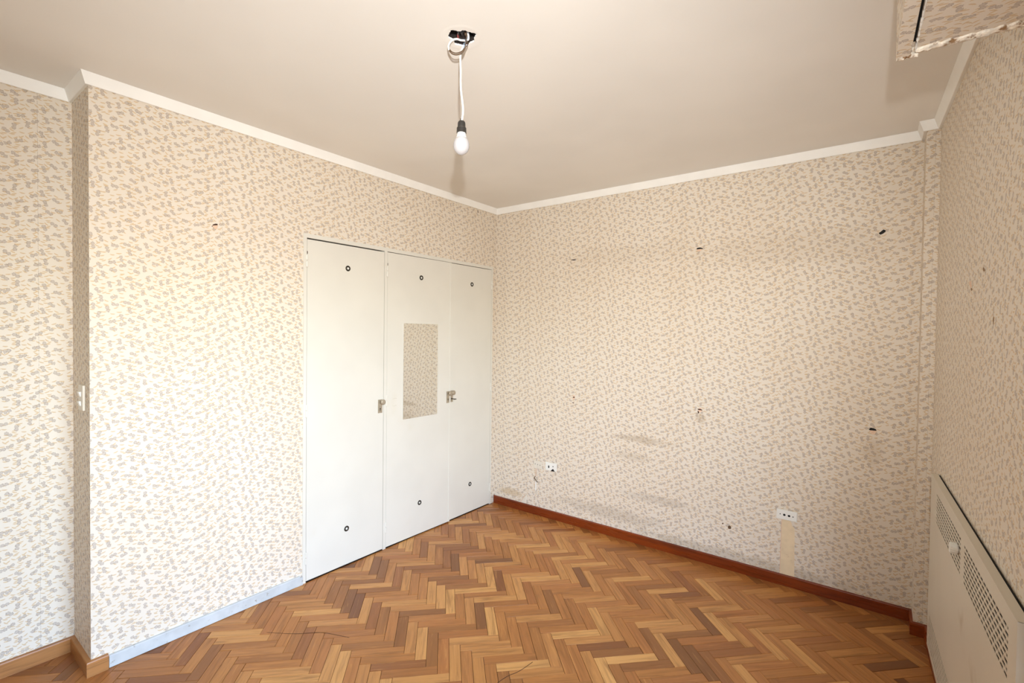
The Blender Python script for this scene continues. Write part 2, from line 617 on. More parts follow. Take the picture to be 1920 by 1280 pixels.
def run(i, prof, cut0=0.0, cut1=0.0):
    """profile [(offset, z)...] closed, swept along path segment i -> i+1"""
    mb = MB()
    n = len(prof)
    a_ = [offset_pt(i, d) + Vector((0, 0, z)) for d, z in prof]
    b_ = [offset_pt(i + 1, d) + Vector((0, 0, z)) for d, z in prof]
    dr = (PATH[i + 1] - PATH[i]).normalized()
    if cut0:
        a_ = [PATH[i] + dr * cut0 + (q - PATH[i]) - dr * (q - PATH[i]).dot(dr) for q in a_]
    if cut1:
        b_ = [PATH[i + 1] - dr * cut1 + (q - PATH[i + 1]) - dr * (q - PATH[i + 1]).dot(dr) for q in b_]
    fs = [tuple(range(n)), tuple(reversed(range(n, 2 * n)))]
    for k in range(n):
        j = (k + 1) % n
        fs.append((k, j, n + j, n + k))
    return mb.add(a_ + b_, fs)


COR = [(0.0, 2.554), (0.0115, 2.551), (0.0135, 2.553), (0.029, 2.5945), (0.031, 2.5995), (0.0, 2.5998)]
for i in range(7):
    struct(run(i, COR).build('trim_%d' % (i + 1), 'cornice'))

BB = [(0.0, 0.0), (0.013, 0.0), (0.013, 0.060), (0.011, 0.065), (0.0, 0.066)]
BT = [(0.0, 0.0), (0.018, 0.0), (0.018, 0.061), (0.016, 0.065), (0.0, 0.066)]
struct(run(0, BT).build('baseboard_recess', 'palewood'))
struct(run(1, BT).build('baseboard_return', 'palewood'))
struct(run(2, BT, 0, A - 0.058).build('baseboard_pier', 'palewood'))
GB = [(0.0, 0.0), (0.012, 0.002), (0.012, 0.052), (0.009, 0.056), (0.0, 0.057)]
struct(run(2, GB, 0.061, 1.822).build('baseboard_left', 'greybase'))
MB().obox(lambda y, d, z: (d, y, z), (-1.845, 0.003, 0.0), (-1.8045, 0.011, 0.048)).build('end_block', 'greybase', bpy.data.objects['baseboard_left'])
struct(run(3, BB).build('baseboard_back', 'redwood'))
struct(run(4, BB).build('baseboard_pillar_side', 'redwood'))
struct(run(5, BB).build('baseboard_pillar', 'redwood'))
struct(run(6, BB, 0, S_REAR - WS0).build('baseboard_right', 'redwood'))

# ------------------------------------------------------------------ herringbone floor
floor = struct(MB().box((RX - T, REAR - T, -0.10), (3.5, T, -0.004)).build('floor', 'subfloor'))
BL, BW, GAP = 0.2475, 0.0527, 0.0014
e1 = Vector((1, 1)) / math.sqrt(2)
e2 = Vector((-1, 1)) / math.sqrt(2)
ORG = Vector((0.769, -1.647)) - e2 * BW / 2


def clip(poly, n, c):
    """keep n.p <= c"""
    out = []
    for i in range(len(poly)):
        p, q = poly[i], poly[(i + 1) % len(poly)]
        dp, dq = n.dot(p) - c, n.dot(q) - c
        if dp <= 0:
            out.append(p)
        if dp * dq < 0:
            out.append(p + (q - p) * (dp / (dp - dq)))
    return out


blocks = []
wn = Vector((-ND.x, -ND.y))
wc = wn.dot(Vector((WX, PY)))
for k in range(-14, 15):
    for i in range(-70, 110):
        for kind in (0, 1):
            # mirrored herringbone: rows run along x
            if kind == 0:
                a0, a1 = i * BW + k * BL, i * BW + k * BL + BL
                b0, b1 = -i * BW + k * BL, -i * BW + k * BL + BW
            else:
                a0, a1 = i * BW + k * BL + BL, i * BW + k * BL + BL + BW
                b0, b1 = -i * BW + k * BL, -i * BW + k * BL + BL
            c_ = ORG + e1 * (a0 + a1) / 2 + e2 * (b0 + b1) / 2
            if not (RX - 0.2 < c_.x < 3.4 and REAR - 0.2 < c_.y < 0.2):
                continue
            g = GAP / 2
            poly = [ORG + e1 * p + e2 * q for p, q in ((a0 + g, b0 + g), (a1 - g, b0 + g), (a1 - g, b1 - g), (a0 + g, b1 - g))]
            poly = clip(poly, Vector((0, 1)), -0.002)
            poly = clip(poly, Vector((0, -1)), -REAR) if poly else poly
            poly = clip(poly, wn, wc - 0.002) if poly else poly
            poly = clip(poly, Vector((-1, 0)), -RX) if poly else poly
            if poly and c_.y > -A:
                poly = clip(poly, Vector((-1, 0)), -0.002)
            if len(poly) < 3:
                continue
            area = abs(sum(poly[q].x * poly[(q + 1) % len(poly)].y - poly[(q + 1) % len(poly)].x * poly[q].y for q in range(len(poly)))) / 2
            if area < 1e-4:
                continue
            cx = sum(p.x for p in poly) / len(poly)
            cy = sum(p.y for p in poly) / len(poly)
            px, py, pz = pixel((cx, cy, 0))
            vis = -30 < px < 1950 and 880 < py < 1310
            blocks.append((not vis, pz if vis else 99, poly, kind, (a0, b0)))
blocks.sort(key=lambda q: (q[0], q[1]))


def block_geo(poly, kind, org):
    """top, chamfer and sides; returns verts, faces, uvs per vertex"""
    dz = random.uniform(-0.0005, 0.0003)
    ctr = sum(poly, Vector((0, 0))) / len(poly)
    n = len(poly)
    ch = 0.0013
    top = []
    for p in poly:
        d = ctr - p
        top.append(p + d * min(0.3, ch * 1.4 / max(d.length, 1e-5)))
    vs = [(p.x, p.y, dz) for p in top] + [(p.x, p.y, dz - ch) for p in poly] + [(p.x, p.y, -0.012) for p in poly]
    fs = [tuple(range(n))]
    for q in range(n):
        j = (q + 1) % n
        fs.append((q, n + q, n + j, j))
        fs.append((n + q, 2 * n + q, 2 * n + j, n + j))
    du, dv = random.uniform(0, 50), random.uniform(0, 50)
    uv = []
    for p in list(top) + list(poly) + list(poly):
        r_ = p - ORG
        s_, w_ = r_.dot(e1), r_.dot(e2)
        uv.append((s_ + du, w_ + dv) if kind == 0 else (w_ + du, s_ + dv))
    return vs, fs, uv


def poly_area_fix(poly):
    s_ = sum(poly[q].x * poly[(q + 1) % len(poly)].y - poly[(q + 1) % len(poly)].x * poly[q].y for q in range(len(poly)))
    return poly if s_ > 0 else list(reversed(poly))


def tones(poly):
    """each block has its own tone; dirtier along the back wall, darker along the right wall and near left"""
    cy = sum(p.y for p in poly) / len(poly)
    cx = sum(p.x for p in poly) / len(poly)
    tn = random.betavariate(2.4, 1.9)
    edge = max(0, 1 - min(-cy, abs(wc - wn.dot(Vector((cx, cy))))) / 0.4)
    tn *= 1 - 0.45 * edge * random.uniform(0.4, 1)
    if cy < -2.3 and cx < 0.4:  # darker blocks at the near left
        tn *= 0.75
    rd = random.random() ** 2.2
    return max(0.0, min(1, tn)), rd


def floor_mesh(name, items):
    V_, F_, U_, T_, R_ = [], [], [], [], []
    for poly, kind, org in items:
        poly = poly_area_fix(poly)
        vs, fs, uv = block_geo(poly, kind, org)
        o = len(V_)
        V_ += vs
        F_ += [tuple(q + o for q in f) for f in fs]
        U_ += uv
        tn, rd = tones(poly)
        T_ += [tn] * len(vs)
        R_ += [rd] * len(vs)
    me = bpy.data.meshes.new(name)
    me.from_pydata(V_, [], F_)
    ul = me.uv_layers.new(name='UVMap')
    for lp in me.loops:
        ul.data[lp.index].uv = U_[lp.vertex_index]
    a1_ = me.attributes.new('tone', 'FLOAT', 'POINT')
    a1_.data.foreach_set('value', T_)
    a2_ = me.attributes.new('redness', 'FLOAT', 'POINT')
    a2_.data.foreach_set('value', R_)
    me.materials.append(M['parquet'])
    o = bpy.data.objects.new(name, me)
    COL.objects.link(o)
    o.parent = floor
    return o


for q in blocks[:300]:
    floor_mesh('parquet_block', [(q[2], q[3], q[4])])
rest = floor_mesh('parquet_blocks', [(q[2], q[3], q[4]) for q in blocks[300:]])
rest['kind'] = 'stuff'

# two dark scratches and a bit of plaster grit lying on the boards are part of the floor
sc = MB()
for pts in ([(1.475, -1.515), (1.462, -1.600), (1.440, -1.66), (1.43, -1.72)], [(0.30, -2.16), (0.42, -2.08), (0.52, -1.99), (0.66, -1.93)]):
    P_ = smooth_path([(x, y, 0.0006) for x, y in pts], 5)
    for a_, b_ in zip(P_, P_[1:]):
        n_ = Vector((-(b_ - a_).y, (b_ - a_).x, 0)).normalized() * 0.0009
        sc.prism([a_ - n_, b_ - n_, b_ + n_, a_ + n_], (0, 0, -0.0007))
sc.build('scratch', 'subfloor', floor)

# ------------------------------------------------------------------ wardrobe
wd = empty('built_in_wardrobe', (0, -0.92, 0), 'white built-in wardrobe with three flush doors and a mirror in the left wall', 'wardrobe')
fr = MB()
fx0, fx1 = -0.055, 0.004
fr.box((fx0, FRY0, 0), (fx1, -1.7835, FRZ))                 # left post
fr.box((fx0, -1.7835, 2.0655), (fx1, -0.062, FRZ))          # header
fr.box((fx0, -0.062, 0), (fx1, FRY1, FRZ))                  # right post
fr.box((fx0, -1.2165, 0), (fx1, -1.1930, 2.0655))           # post between the first two doors
fr.build('frame', 'whitewood', wd)
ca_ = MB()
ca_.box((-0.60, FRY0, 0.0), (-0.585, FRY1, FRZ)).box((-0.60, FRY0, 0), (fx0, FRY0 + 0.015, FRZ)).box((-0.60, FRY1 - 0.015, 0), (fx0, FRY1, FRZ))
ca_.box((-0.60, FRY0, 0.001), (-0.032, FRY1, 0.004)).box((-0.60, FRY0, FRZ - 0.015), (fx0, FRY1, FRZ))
ca_.build('carcass', 'inner_shade', wd)  # inside coloured dark so the door gaps look shaded


def ring(f, c, parent):
    mb = MB()
    n, mn, R_, r_ = 28, 8, 0.0125, 0.0056
    vs, fs = [], []
    for i in range(n):
        a_ = 2 * math.pi * i / n
        for k in range(mn):
            b_ = 2 * math.pi * k / mn
            q = R_ + r_ * math.cos(b_)
            vs.append(f(c[0] + q * math.cos(a_), 0.0005 + r_ * 0.7 * math.sin(b_), c[1] + q * math.sin(a_)))
    for i in range(n):
        for k in range(mn):
            fs.append((i * mn + k, ((i + 1) % n) * mn + k, ((i + 1) % n) * mn + (k + 1) % mn, i * mn + (k + 1) % mn))
    mb.add(vs, fs)
    o = mb.build('finger_ring', 'darksteel', parent, True)
    o['label'] = 'dark metal ring with pale centre'
    d = MB()
    n = 20
    vs = [f(c[0] + 0.0074 * math.cos(2 * math.pi * i / n), 0.0012, c[1] + 0.0074 * math.sin(2 * math.pi * i / n)) for i in range(n)]
    back = [f(c[0] + 0.0074 * math.cos(2 * math.pi * i / n), -0.001, c[1] + 0.0074 * math.sin(2 * math.pi * i / n)) for i in range(n)]
    d.add(vs + back, [tuple(range(n))] + [(i, (i + 1) % n, n + (i + 1) % n, n + i) for i in range(n)])
    d.build('ring_centre', 'plate', parent)


def door_frame(y0, open_deg):
    """local (distance from hinge edge along +y, out of the face, z) -> world; hinged at y0"""
    a_ = math.radians(open_deg)
    c_, s_ = math.cos(a_), math.sin(a_)
    return lambda u, w, z: Vector((w * c_ + u * s_, y0 + u * c_ - w * s_, z))


DOORS = [  # hinge y, width, opening, ring u, lock side, label
    (-1.7798, 0.5595, 0.25, 0.2758, 1, 'widest white door beside the wallpapered wall'),
    (-1.1895, 0.6060, 1.30, 0.3035, 1, 'middle white door with a small mirror'),
    (-0.5790, 0.5150, 0.0, 0.2600, 0, 'white door nearest the room corner'),
]
for di, (y0, wdt, op, ru, side, lab) in enumerate(DOORS):
    f = door_frame(y0, op)
    ztop = 2.0575 if di == 0 else 2.0615
    db = MB().obox(f, (0, -0.022, 0.008), (wdt, 0.002, ztop))
    door = db.build('door', 'whitewood', wd, bevel=0.0012)
    door['label'] = lab
    for z in (1.914, 0.240):
        ring(lambda u, w, z_, f=f: f(u, w + 0.002, z_), (ru, z), door)
    # hinges: two knuckles each
    hu = wdt + 0.003 if di == 2 else -0.004
    for zc in (1.930, 1.035, 0.150):
        hb = MB()
        for (z0, z1) in ((zc - 0.040, zc - 0.0015), (zc + 0.0015, zc + 0.036)):
            hb.lathe(f(hu, 0.006, z0), (0, 0, 1), [(0, 0.0035), (0.004, 0.0062), (z1 - z0 - 0.004, 0.0062), (z1 - z0, 0.0035)], 12)
        hb.obox(f, (hu - 0.010, 0.0015, zc - 0.036), (hu + 0.010, 0.0035, zc + 0.034))
        hb.build('hinge', 'whitewood', door, False)
        if zc > 1.9 and di < 2:
            MB().obox(f, (hu - 0.004, 0.001, zc + 0.040), (hu + 0.006, 0.0035, zc + 0.056)).build('hinge_notch', 'brownhole', door)
    # lock plate and round knob
    u0, u1 = (wdt - 0.045, wdt - 0.010) if side else (0.012, 0.044)
    if di == 1:
        u0, u1 = wdt - 0.036, wdt - 0.004
    z0, z1 = 0.956, 1.048
    MB().obox(f, (u0, 0.002, z0), (u1, 0.0045, z1)).build('lock_plate', 'steel', door, bevel=0.0008)
    ku, kz = ((u0 + u1) / 2 + (0.008 if side else 0.003)), 1.032
    nrm_ = f(0, 1, 0) - f(0, 0, 0)
    MB().lathe(f(ku, 0.004, kz), nrm_, [(0, 0.007), (0.013, 0.007), (0.015, 0.0165), (0.020, 0.0185), (0.026, 0.0175), (0.029, 0.012)], 24).build('knob', 'steel', door, True)
    kh = MB().lathe(f((u0 + u1) / 2, 0.0043, 0.985), nrm_, [(0, 0.0045), (0.0006, 0.0045)], 12)
    kh.obox(f, ((u0 + u1) / 2 - 0.0017, 0.0043, 0.968), ((u0 + u1) / 2 + 0.0017, 0.0049, 0.985))
    kh.build('keyhole', 'black', door)
    if di == 2:
        kb = MB().tube([f(0.030, 0.004, 0.983), f(0.030, 0.032, 0.983)], 0.0028)
        lo = [f(0.030 + 0.011 * math.cos(a_), 0.040 + 0.010 * math.sin(a_), 0.983) for a_ in [2 * math.pi * q / 16 for q in range(17)]]
        kb.tube(lo, 0.0022, 8)
        kb.build('key', 'darksteel', door, True)
    if di == 1:
        mi = MB().obox(f, (1.191 - 1.051, 0.0022, 0.884), (1.191 - 0.722, 0.0062, 1.574))
        mo = mi.build('mirror', 'mirror', door, bevel=0.0006)
        mo['label'] = 'frameless rectangular mirror'
        MB().obox(f, (wdt - 0.006, -0.02, 0.008), (wdt + 0.006, 0.006, 2.0605)).build('overlap_strip', 'whitewood', door, bevel=0.001)
        pmk = MB()
        r2 = random.Random(5)
        for zz in (1.040, 0.990):
            for uu in (0.050, 0.058, 0.066, 0.073, 0.080):
                a_ = r2.uniform(-0.003, 0.003)
                pmk.obox(f, (uu, 0.002, zz + a_), (uu + 0.0055, 0.0023, zz + a_ + 0.0011))
        pmk.build('pencil_mark', 'steel', door)['kind'] = 'stuff'

# ------------------------------------------------------------------ hanging bulb
lamp = empty('hanging_light_bulb', HC, 'bare white bulb in a black socket hanging on a white cord from the ceiling', 'light bulb')
BX = Vector((1.463, -2.014, 0))
right2 = Vector((rt.x, rt.y, 0)).normalized()
zt = 2.302
cpts = [(HC + right2 * 0.012).to_tuple()[:2] + (2.625,)]
# the loop that hangs out of the hole, then the straight drop to the socket
L0 = Vector((HC.x, HC.y, 0)) - right2 * 0.012 + Vector((fw.x, fw.y, 0)) * 0.0
loop = []
for a_ in range(0, 11):
    an = math.radians(70 + 27 * a_)
    loop.append(L0 + right2 * (0.034 * math.cos(an) - 0.004) + Vector((0, 0, 2.565 + 0.036 * math.sin(an))) + Vector((fw.x, fw.y, 0)) * (0.012 - 0.004 * a_))
drop0 = L0 + Vector((0, 0, 2.54)) + right2 * 0.006
cord_pts = [HC + right2 * 0.018 + Vector((0, 0, 0.03)), HC + right2 * 0.022 + Vector((0, 0, -0.005))] + loop[:6]
MB().tube(smooth_path(cord_pts, 6), 0.0036, 10).build('cord_loop', 'cord', lamp, True)
MB().tube(smooth_path(loop[5:11] + [HC + right2 * 0.020 + Vector((0, 0, -0.02)), HC + right2 * 0.016 + Vector((0, 0, 0.03))], 6), 0.0022, 8).build('bare_wire', 'wire_brown', lamp, True)
MB().tube(smooth_path([q + Vector((0, 0, 0.006)) for q in loop[5:11]] + [HC + right2 * 0.014 + Vector((0, 0, 0.03))], 6), 0.0018, 8).build('bare_wire', 'wire_brown', lamp, True)
drop = [drop0 + right2 * 0.010 + Vector((0, 0, 0.03)), drop0, drop0 + right2 * 0.001 + Vector((0, 0, -0.06)), BX + right2 * (-0.004) + Vector((0, 0, 2.42)), BX + right2 * 0.005 + Vector((0, 0, 2.345)), BX + Vector((0, 0, zt - 0.004))]
MB().tube(smooth_path(drop, 8), 0.0038, 10).build('cord', 'cord', lamp, True)
# twisted conductors joining cord and house wiring
for k, (mt, ph) in enumerate((('wire_blue', 0.0), ('wire_blue', math.pi))):
    pts = []
    for q in range(25):
        s_ = q / 24
        c_ = drop0 * (1 - s_) + (HC + right2 * 0.016 + Vector((0, 0, 0.0))) * s_
        pts.append(c_ + right2 * 0.0042 * math.cos(s_ * 14 + ph) + Vector((0, 0, 1)) * 0.0042 * math.sin(s_ * 14 + ph))
    MB().tube(pts, 0.0016, 6).build('twisted_wire', mt, lamp, True)
rw = random.Random(11)
for mt in ('wire_red', 'bakelite', 'bakelite', 'wire_red', 'bakelite', 'wire_brown', 'bakelite', 'bakelite'):
    a0, a1 = rw.uniform(0, 6.28), rw.uniform(0, 6.28)
    r0, r1 = rw.uniform(0.018, 0.034), rw.uniform(0.010, 0.030)
    p0 = HC + Vector((r0 * math.cos(a0), r0 * math.sin(a0), 0.05))
    p2 = HC + Vector((r1 * math.cos(a1), r1 * math.sin(a1), 0.05))
    pm = (p0 + p2) / 2 + Vector((rw.uniform(-.012, .012), rw.uniform(-.012, .012), rw.uniform(-0.048, -0.030)))
    MB().tube(smooth_path([p0, pm, p2], 8), rw.uniform(0.0028, 0.0045), 8).build('house_wire', mt, lamp, True)
sock = MB().lathe(BX + Vector((0, 0, zt)), (0, 0, -1), [(0, 0.006), (0.001, 0.010), (0.005, 0.0132), (0.010, 0.0144), (0.024, 0.0146), (0.026, 0.0146)], 28).build('socket', 'bakelite', lamp)
MB().lathe(BX + Vector((0, 0, zt - 0.026)), (0, 0, -1), [(0, 0.0172), (0.0012, 0.0176), (0.002, 0.0176), (0.019, 0.0182), (0.0195, 0.0165)], 28).build('socket_ring', 'bakelite', sock)
MB().lathe(BX + Vector((0, 0, zt - 0.0252)), (0, 0, -1), [(0, 0.0150), (0.0004, 0.0168), (0.0010, 0.0168)], 28).build('metal_rim', 'steel', sock)
MB().tube([BX + Vector((0, 0, zt)) - right2 * 0.004, BX + Vector((0, 0, zt + 0.008)) - right2 * 0.004, BX + Vector((0, 0, zt + 0.006)) + right2 * 0.003], 0.0017, 6).build('cord_grip', 'bakelite', sock)
bulb = MB().lathe(BX + Vector((0, 0, zt - 0.063)), (0, 0, -1), [(0, 0.0195), (0.006, 0.0235), (0.013, 0.0270), (0.022, 0.0293), (0.031, 0.0298), (0.040, 0.0283), (0.048, 0.0245), (0.055, 0.0185), (0.060, 0.0100), (0.0618, 0.003)], 36).build('bulb', 'bulbglass', lamp, True)
MB().lathe(BX + Vector((0, 0, zt - 0.040)), (0, 0, -1), [(0, 0.0150), (0.009, 0.0160), (0.016, 0.0168), (0.0232, 0.0200)], 32).build('bulb_collar', 'bulbbase', bulb, True)

# ------------------------------------------------------------------ outlets and switch
fb = lambda u, w, z: Vector((u, -w, z))       # on the back wall


def outlet(name, x0, x1, z0, z1, label, holes, mat='plate', tilt=0.0, depth=0.010):
    cx, cz = (x0 + x1) / 2, (z0 + z1) / 2
    e = empty(name, (cx, -0.001, cz), label, 'outlet')
    ca2, sa2 = math.cos(tilt), math.sin(tilt)
    ff = lambda u, w, z: Vector((cx + u * ca2 - z * sa2, -0.0008 - w, cz + u * sa2 + z * ca2))
    e['group'] = 'outlets on the back wall'
    hw, hh = (x1 - x0) / 2, (z1 - z0) / 2
    MB().obox(ff, (-hw, 0, -hh), (hw, depth, hh)).build('cover_plate', mat, e, bevel=0.003)
    for (hu, hz, ru, rz) in holes:
        n = 14
        poly = [ff(hu + ru * math.cos(2 * math.pi * i / n), depth + 0.0005, hz + rz * math.sin(2 * math.pi * i / n)) for i in range(n)]
        MB().prism(poly, (0, 0.0008, 0)).build('pin_hole', 'black', e)
    return e, ff


o1, f1 = outlet('wall_outlet', 0.436, 0.516, 0.386, 0.449, 'pale wall outlet with three small slots nearest the wardrobe', [(-0.024, 0.006, 0.0022, 0.005), (0.0, 0.004, 0.0022, 0.005), (0.024, 0.002, 0.0022, 0.005)], 'ivory', 0.0, 0.008)
MB().obox(f1, (-0.0006, 0.0081, -0.030), (0.0006, 0.0084, -0.004)).build('plate_joint', 'steel', o1)
o2, f2 = outlet('wall_outlet', 0.554, 0.660, 0.393, 0.458, 'white wall outlet with a broken lower corner', [(-0.020, -0.002, 0.006, 0.012), (0.021, 0.006, 0.004, 0.005)])
MB().prism([f2(q[0], 0.0105, q[1]) for q in ((0.000, -0.030), (0.022, -0.012), (0.040, -0.0335), (0.030, -0.0328), (0.012, -0.034))], (0, 0.0008, 0)).build('broken_corner', 'black', o2)
o3, f3 = outlet('wall_outlet', 2.240, 2.349, 0.402, 0.460, 'white wall outlet with four round holes above a strip of bare plaster', [(-0.034, 0.002, 0.0030, 0.0030), (-0.012, 0.001, 0.0070, 0.0068), (0.013, 0.0, 0.0070, 0.0066), (0.034, -0.001, 0.0035, 0.0030)], 'plate', -0.01)

# bare plaster channel below the right-hand outlet, where the paper was cut away
MB().prism([(2.264, -0.0004, 0.060), (2.341, -0.0004, 0.060), (2.338, -0.0004, 0.330), (2.336, -0.0004, 0.360), (2.324, -0.0004, 0.372), (2.320, -0.0004, 0.388), (2.314, -0.0004, 0.404), (2.269, -0.0004, 0.404)], (0, 0.002, 0)).build('bare_plaster_strip', 'plaster', wall_back)
MB().prism([(2.262, -0.0002, 0.060), (2.2655, -0.0016, 0.060), (2.2695, -0.0016, 0.404), (2.266, -0.0002, 0.404)], (0, 0.001, 0)).build('cut_paper_edge', 'torn', wall_back)

# cable stub under the first outlet
cb = empty('cable_stub', (0.458, -0.004, 0.30), 'short paper-covered cable end hanging below the outlet nearest the wardrobe', 'cable')
MB().tube(smooth_path([(0.462, -0.006, 0.386), (0.460, -0.007, 0.345), (0.455, -0.008, 0.320)], 6), 0.0032, 8).build('cable', 'torn', cb, True)
MB().tube(smooth_path([(0.455, -0.008, 0.32), (0.447, -0.012, 0.305), (0.462, -0.012, 0.290), (0.470, -0.010, 0.278), (0.480, -0.008, 0.276)], 6), 0.0035, 8).build('frayed_end', 'wire_brown', cb, True)
MB().tube(smooth_path([(0.460, -0.007, 0.290), (0.458, -0.007, 0.250), (0.459, -0.009, 0.200)], 6), 0.0045, 8).build('white_sleeve', 'cord', cb, True)
MB().prism([(0.444, -0.002, 0.172), (0.474, -0.002, 0.168), (0.472, -0.006, 0.186), (0.462, -0.008, 0.196), (0.450, -0.006, 0.190)], (0, 0.0015, 0)).build('paper_flap', 'ivory', cb)

# light switch on the return of the pier
sw = empty('light_switch', (-0.10, -A - 0.001, 1.205), 'ivory two-rocker light switch on the narrow pier return', 'switch')
fsw = lambda u, w, z: Vector((u, -A - 0.0008 - w, z))
MB().obox(fsw, (-0.143, 0, 1.150), (-0.068, 0.009, 1.262)).build('cover_plate', 'ivory', sw, bevel=0.002)
for z in (1.222, 1.180):
    MB().add([fsw(-0.128, 0.0092, z - 0.011), fsw(-0.095, 0.0092, z - 0.011), fsw(-0.095, 0.0092, z + 0.011), fsw(-0.128, 0.0092, z + 0.011),
              fsw(-0.128, 0.0120, z - 0.010), fsw(-0.095, 0.0120, z - 0.010), fsw(-0.095, 0.0175, z + 0.010), fsw(-0.128, 0.0175, z + 0.010)],
             [(0, 1, 2, 3), (4, 5, 6, 7), (0, 1, 5, 4), (1, 2, 6, 5), (2, 3, 7, 6), (3, 0, 4, 7)]).build('rocker', 'plate', sw)

# ------------------------------------------------------------------ torn nail holes in the paper
rh = random.Random(21)


def nail_hole(f, c, w, h, parent, mat='black', flap=True, skew=0.0, pale=0.0):
    n = 9
    w, h = w * 1.2, h * 1.35
    poly = []
    for i in range(n):
        a_ = 2 * math.pi * i / n
        r_ = rh.uniform(0.75, 1.15)
        u_ = w * r_ * math.cos(a_)
        poly.append(f(c[0] + u_, 0.0007, c[1] + h * r_ * math.sin(a_) + skew * u_))
    nv = f(0, 0, 0) - f(0, 0.0009, 0)
    MB().prism(poly, nv).build('nail_hole', mat, parent)
    if flap:
        MB().prism([f(c[0] - w * 0.9, 0.001, c[1] - h * 0.5), f(c[0] + w * 0.9, 0.001, c[1] - h * 0.3 + skew * w), f(c[0] + w * 0.5, 0.006, c[1] - h * 2.2), f(c[0] - w * 0.2, 0.007, c[1] - h * 2.6)], nv * 0.6).build('torn_flap', 'torn', parent)
    if pale:
        MB().prism([f(c[0] - pale, 0.0005, c[1] - pale * 1.6), f(c[0] + pale * 0.8, 0.0005, c[1] - pale * 1.5), f(c[0] + pale, 0.0005, c[1] + pale * 1.3), f(c[0] - pale * 0.6, 0.0005, c[1] + pale * 1.6)], nv * 0.6).build('torn_patch', 'torn', parent)


fl_ = lambda u, w, z: Vector((w, u, z))
fr_ = lambda u, w, z: wr(u, w, z)
nail_hole(fl_, (-2.281, 2.047), 0.013, 0.006, wall_left, 'brownhole', True, 0.35)
nail_hole(fb, (0.788, 2.095), 0.024, 0.0032, wall_back, 'black', False, -0.06)
nail_hole(fb, (1.747, 2.093), 0.018, 0.0055, wall_back, 'black', True, -0.05)
nail_hole(fb, (2.721, 2.092), 0.013, 0.0085, wall_back, 'black', False, 0.5)
nail_hole(fb, (0.806, 1.012), 0.009, 0.0035, wall_back, 'brownhole', False, 0.0, 0.011)
nail_hole(fb, (0.800, 0.968), 0.008, 0.0025, wall_back, 'brownhole', False)
nail_hole(fb, (1.773, 1.016), 0.014, 0.0045, wall_back, 'brownhole', True, -0.1, 0.009)
nail_hole(fb, (1.762, 1.000), 0.004, 0.008, wall_back, 'brownhole', False)
nail_hole(fb, (2.702, 1.004), 0.016, 0.0075, wall_back, 'black', True, -0.05)
nail_hole(fb, (1.972, 0.274), 0.008, 0.009, wall_back, 'wire_brown', False)
nail_hole(fb, (1.93, 0.288), 0.004, 0.004, wall_back, 'wire_brown', False)
nail_hole(fr_, (1.058, 1.738), 0.016, 0.0045, wall_right, 'faint', False, -0.3)
nail_hole(fr_, (0.849, 1.709), 0.018, 0.008, wall_right, 'torn', False, -0.3)
nail_hole(fr_, (0.870, 1.690), 0.012, 0.004, wall_right, 'faint', False, -0.1)
nail_hole(fr_, (1.209, 1.572), 0.006, 0.009, wall_right, 'faint', False)
# slit in the paper high on the left wall near the corner, and the loosened paper above the baseboard
MB().prism([fl_(-0.255, 0.0006, 2.522), fl_(-0.248, 0.0006, 2.522), fl_(-0.249, 0.0006, 2.545), fl_(-0.256, 0.0006, 2.545)], (-0.001, 0, 0)).build('paper_slit', 'brownhole', wall_left)
MB().prism([fb(0.285, 0.003, 0.067), fb(0.36, 0.004, 0.067), fb(0.372, 0.001, 0.150), fb(0.352, 0.006, 0.130)], (0, 0.0006, 0)).build('loose_paper', 'ivory', wall_back)
MB().prism([fb(0.300, 0.009, 0.070), fb(0.306, 0.010, 0.070), fb(0.352, 0.004, 0.138), fb(0.346, 0.004, 0.138)], (0, 0.0006, 0)).build('torn_edge', 'torn', wall_back)

# ------------------------------------------------------------------ heater cover on the right wall
ht = empty('heater_cover', wr(1.0, 0.0, 0.10), 'beige metal heater cover with slotted grilles low on the right-hand wall', 'heater')
HS0, HS1, HZ0, HZ1, HD = 0.28, 1.692, 0.108, 0.898, 0.030
fh = lambda s, w, z: wr(s, w, z)
GZ0, GZ1 = 0.722, 0.850       # upper grille
LZ0, LZ1 = 0.130, 0.268       # lower grille
GA = [(0.462, 1.020), (1.082, 1.622)]
LA = [(0.335, 1.622)]
TH = 0.0015
pb = MB()
# front sheet around the grille openings
zs = [(HZ0, LZ0), (LZ1, GZ0), (GZ1, HZ1)]
for z0, z1 in zs:
    pb.obox(fh, (HS0, HD - TH, z0), (HS1, HD, z1))
for (zz0, zz1, segs) in ((LZ0, LZ1, LA), (GZ0, GZ1, GA)):
    s_ = HS0
    for a0, a1 in segs:
        pb.obox(fh, (s_, HD - TH, zz0), (a0, HD, zz1))
        s_ = a1
    pb.obox(fh, (s_, HD - TH, zz0), (HS1, HD, zz1))
pb.obox(fh, (HS0, 0.008, HZ1 - TH), (HS1, HD - TH, HZ1)).obox(fh, (HS0, 0.004, HZ0), (HS1, HD - TH, HZ0 + TH))
pb.obox(fh, (HS0, 0.004, HZ0), (HS0 + TH, HD - TH, HZ1)).obox(fh, (HS1 - TH, 0.004, HZ0), (HS1, HD - TH, HZ1))
pb.build('front_panel', 'heater', ht)
MB().obox(fh, (HS0 + 0.004, 0.0006, HZ0 + 0.004), (HS1 - 0.004, 0.0040, HZ1 - 0.004)).build('shade_sheet', 'black', ht)  # black sheet painted as the shade behind the grilles and open top


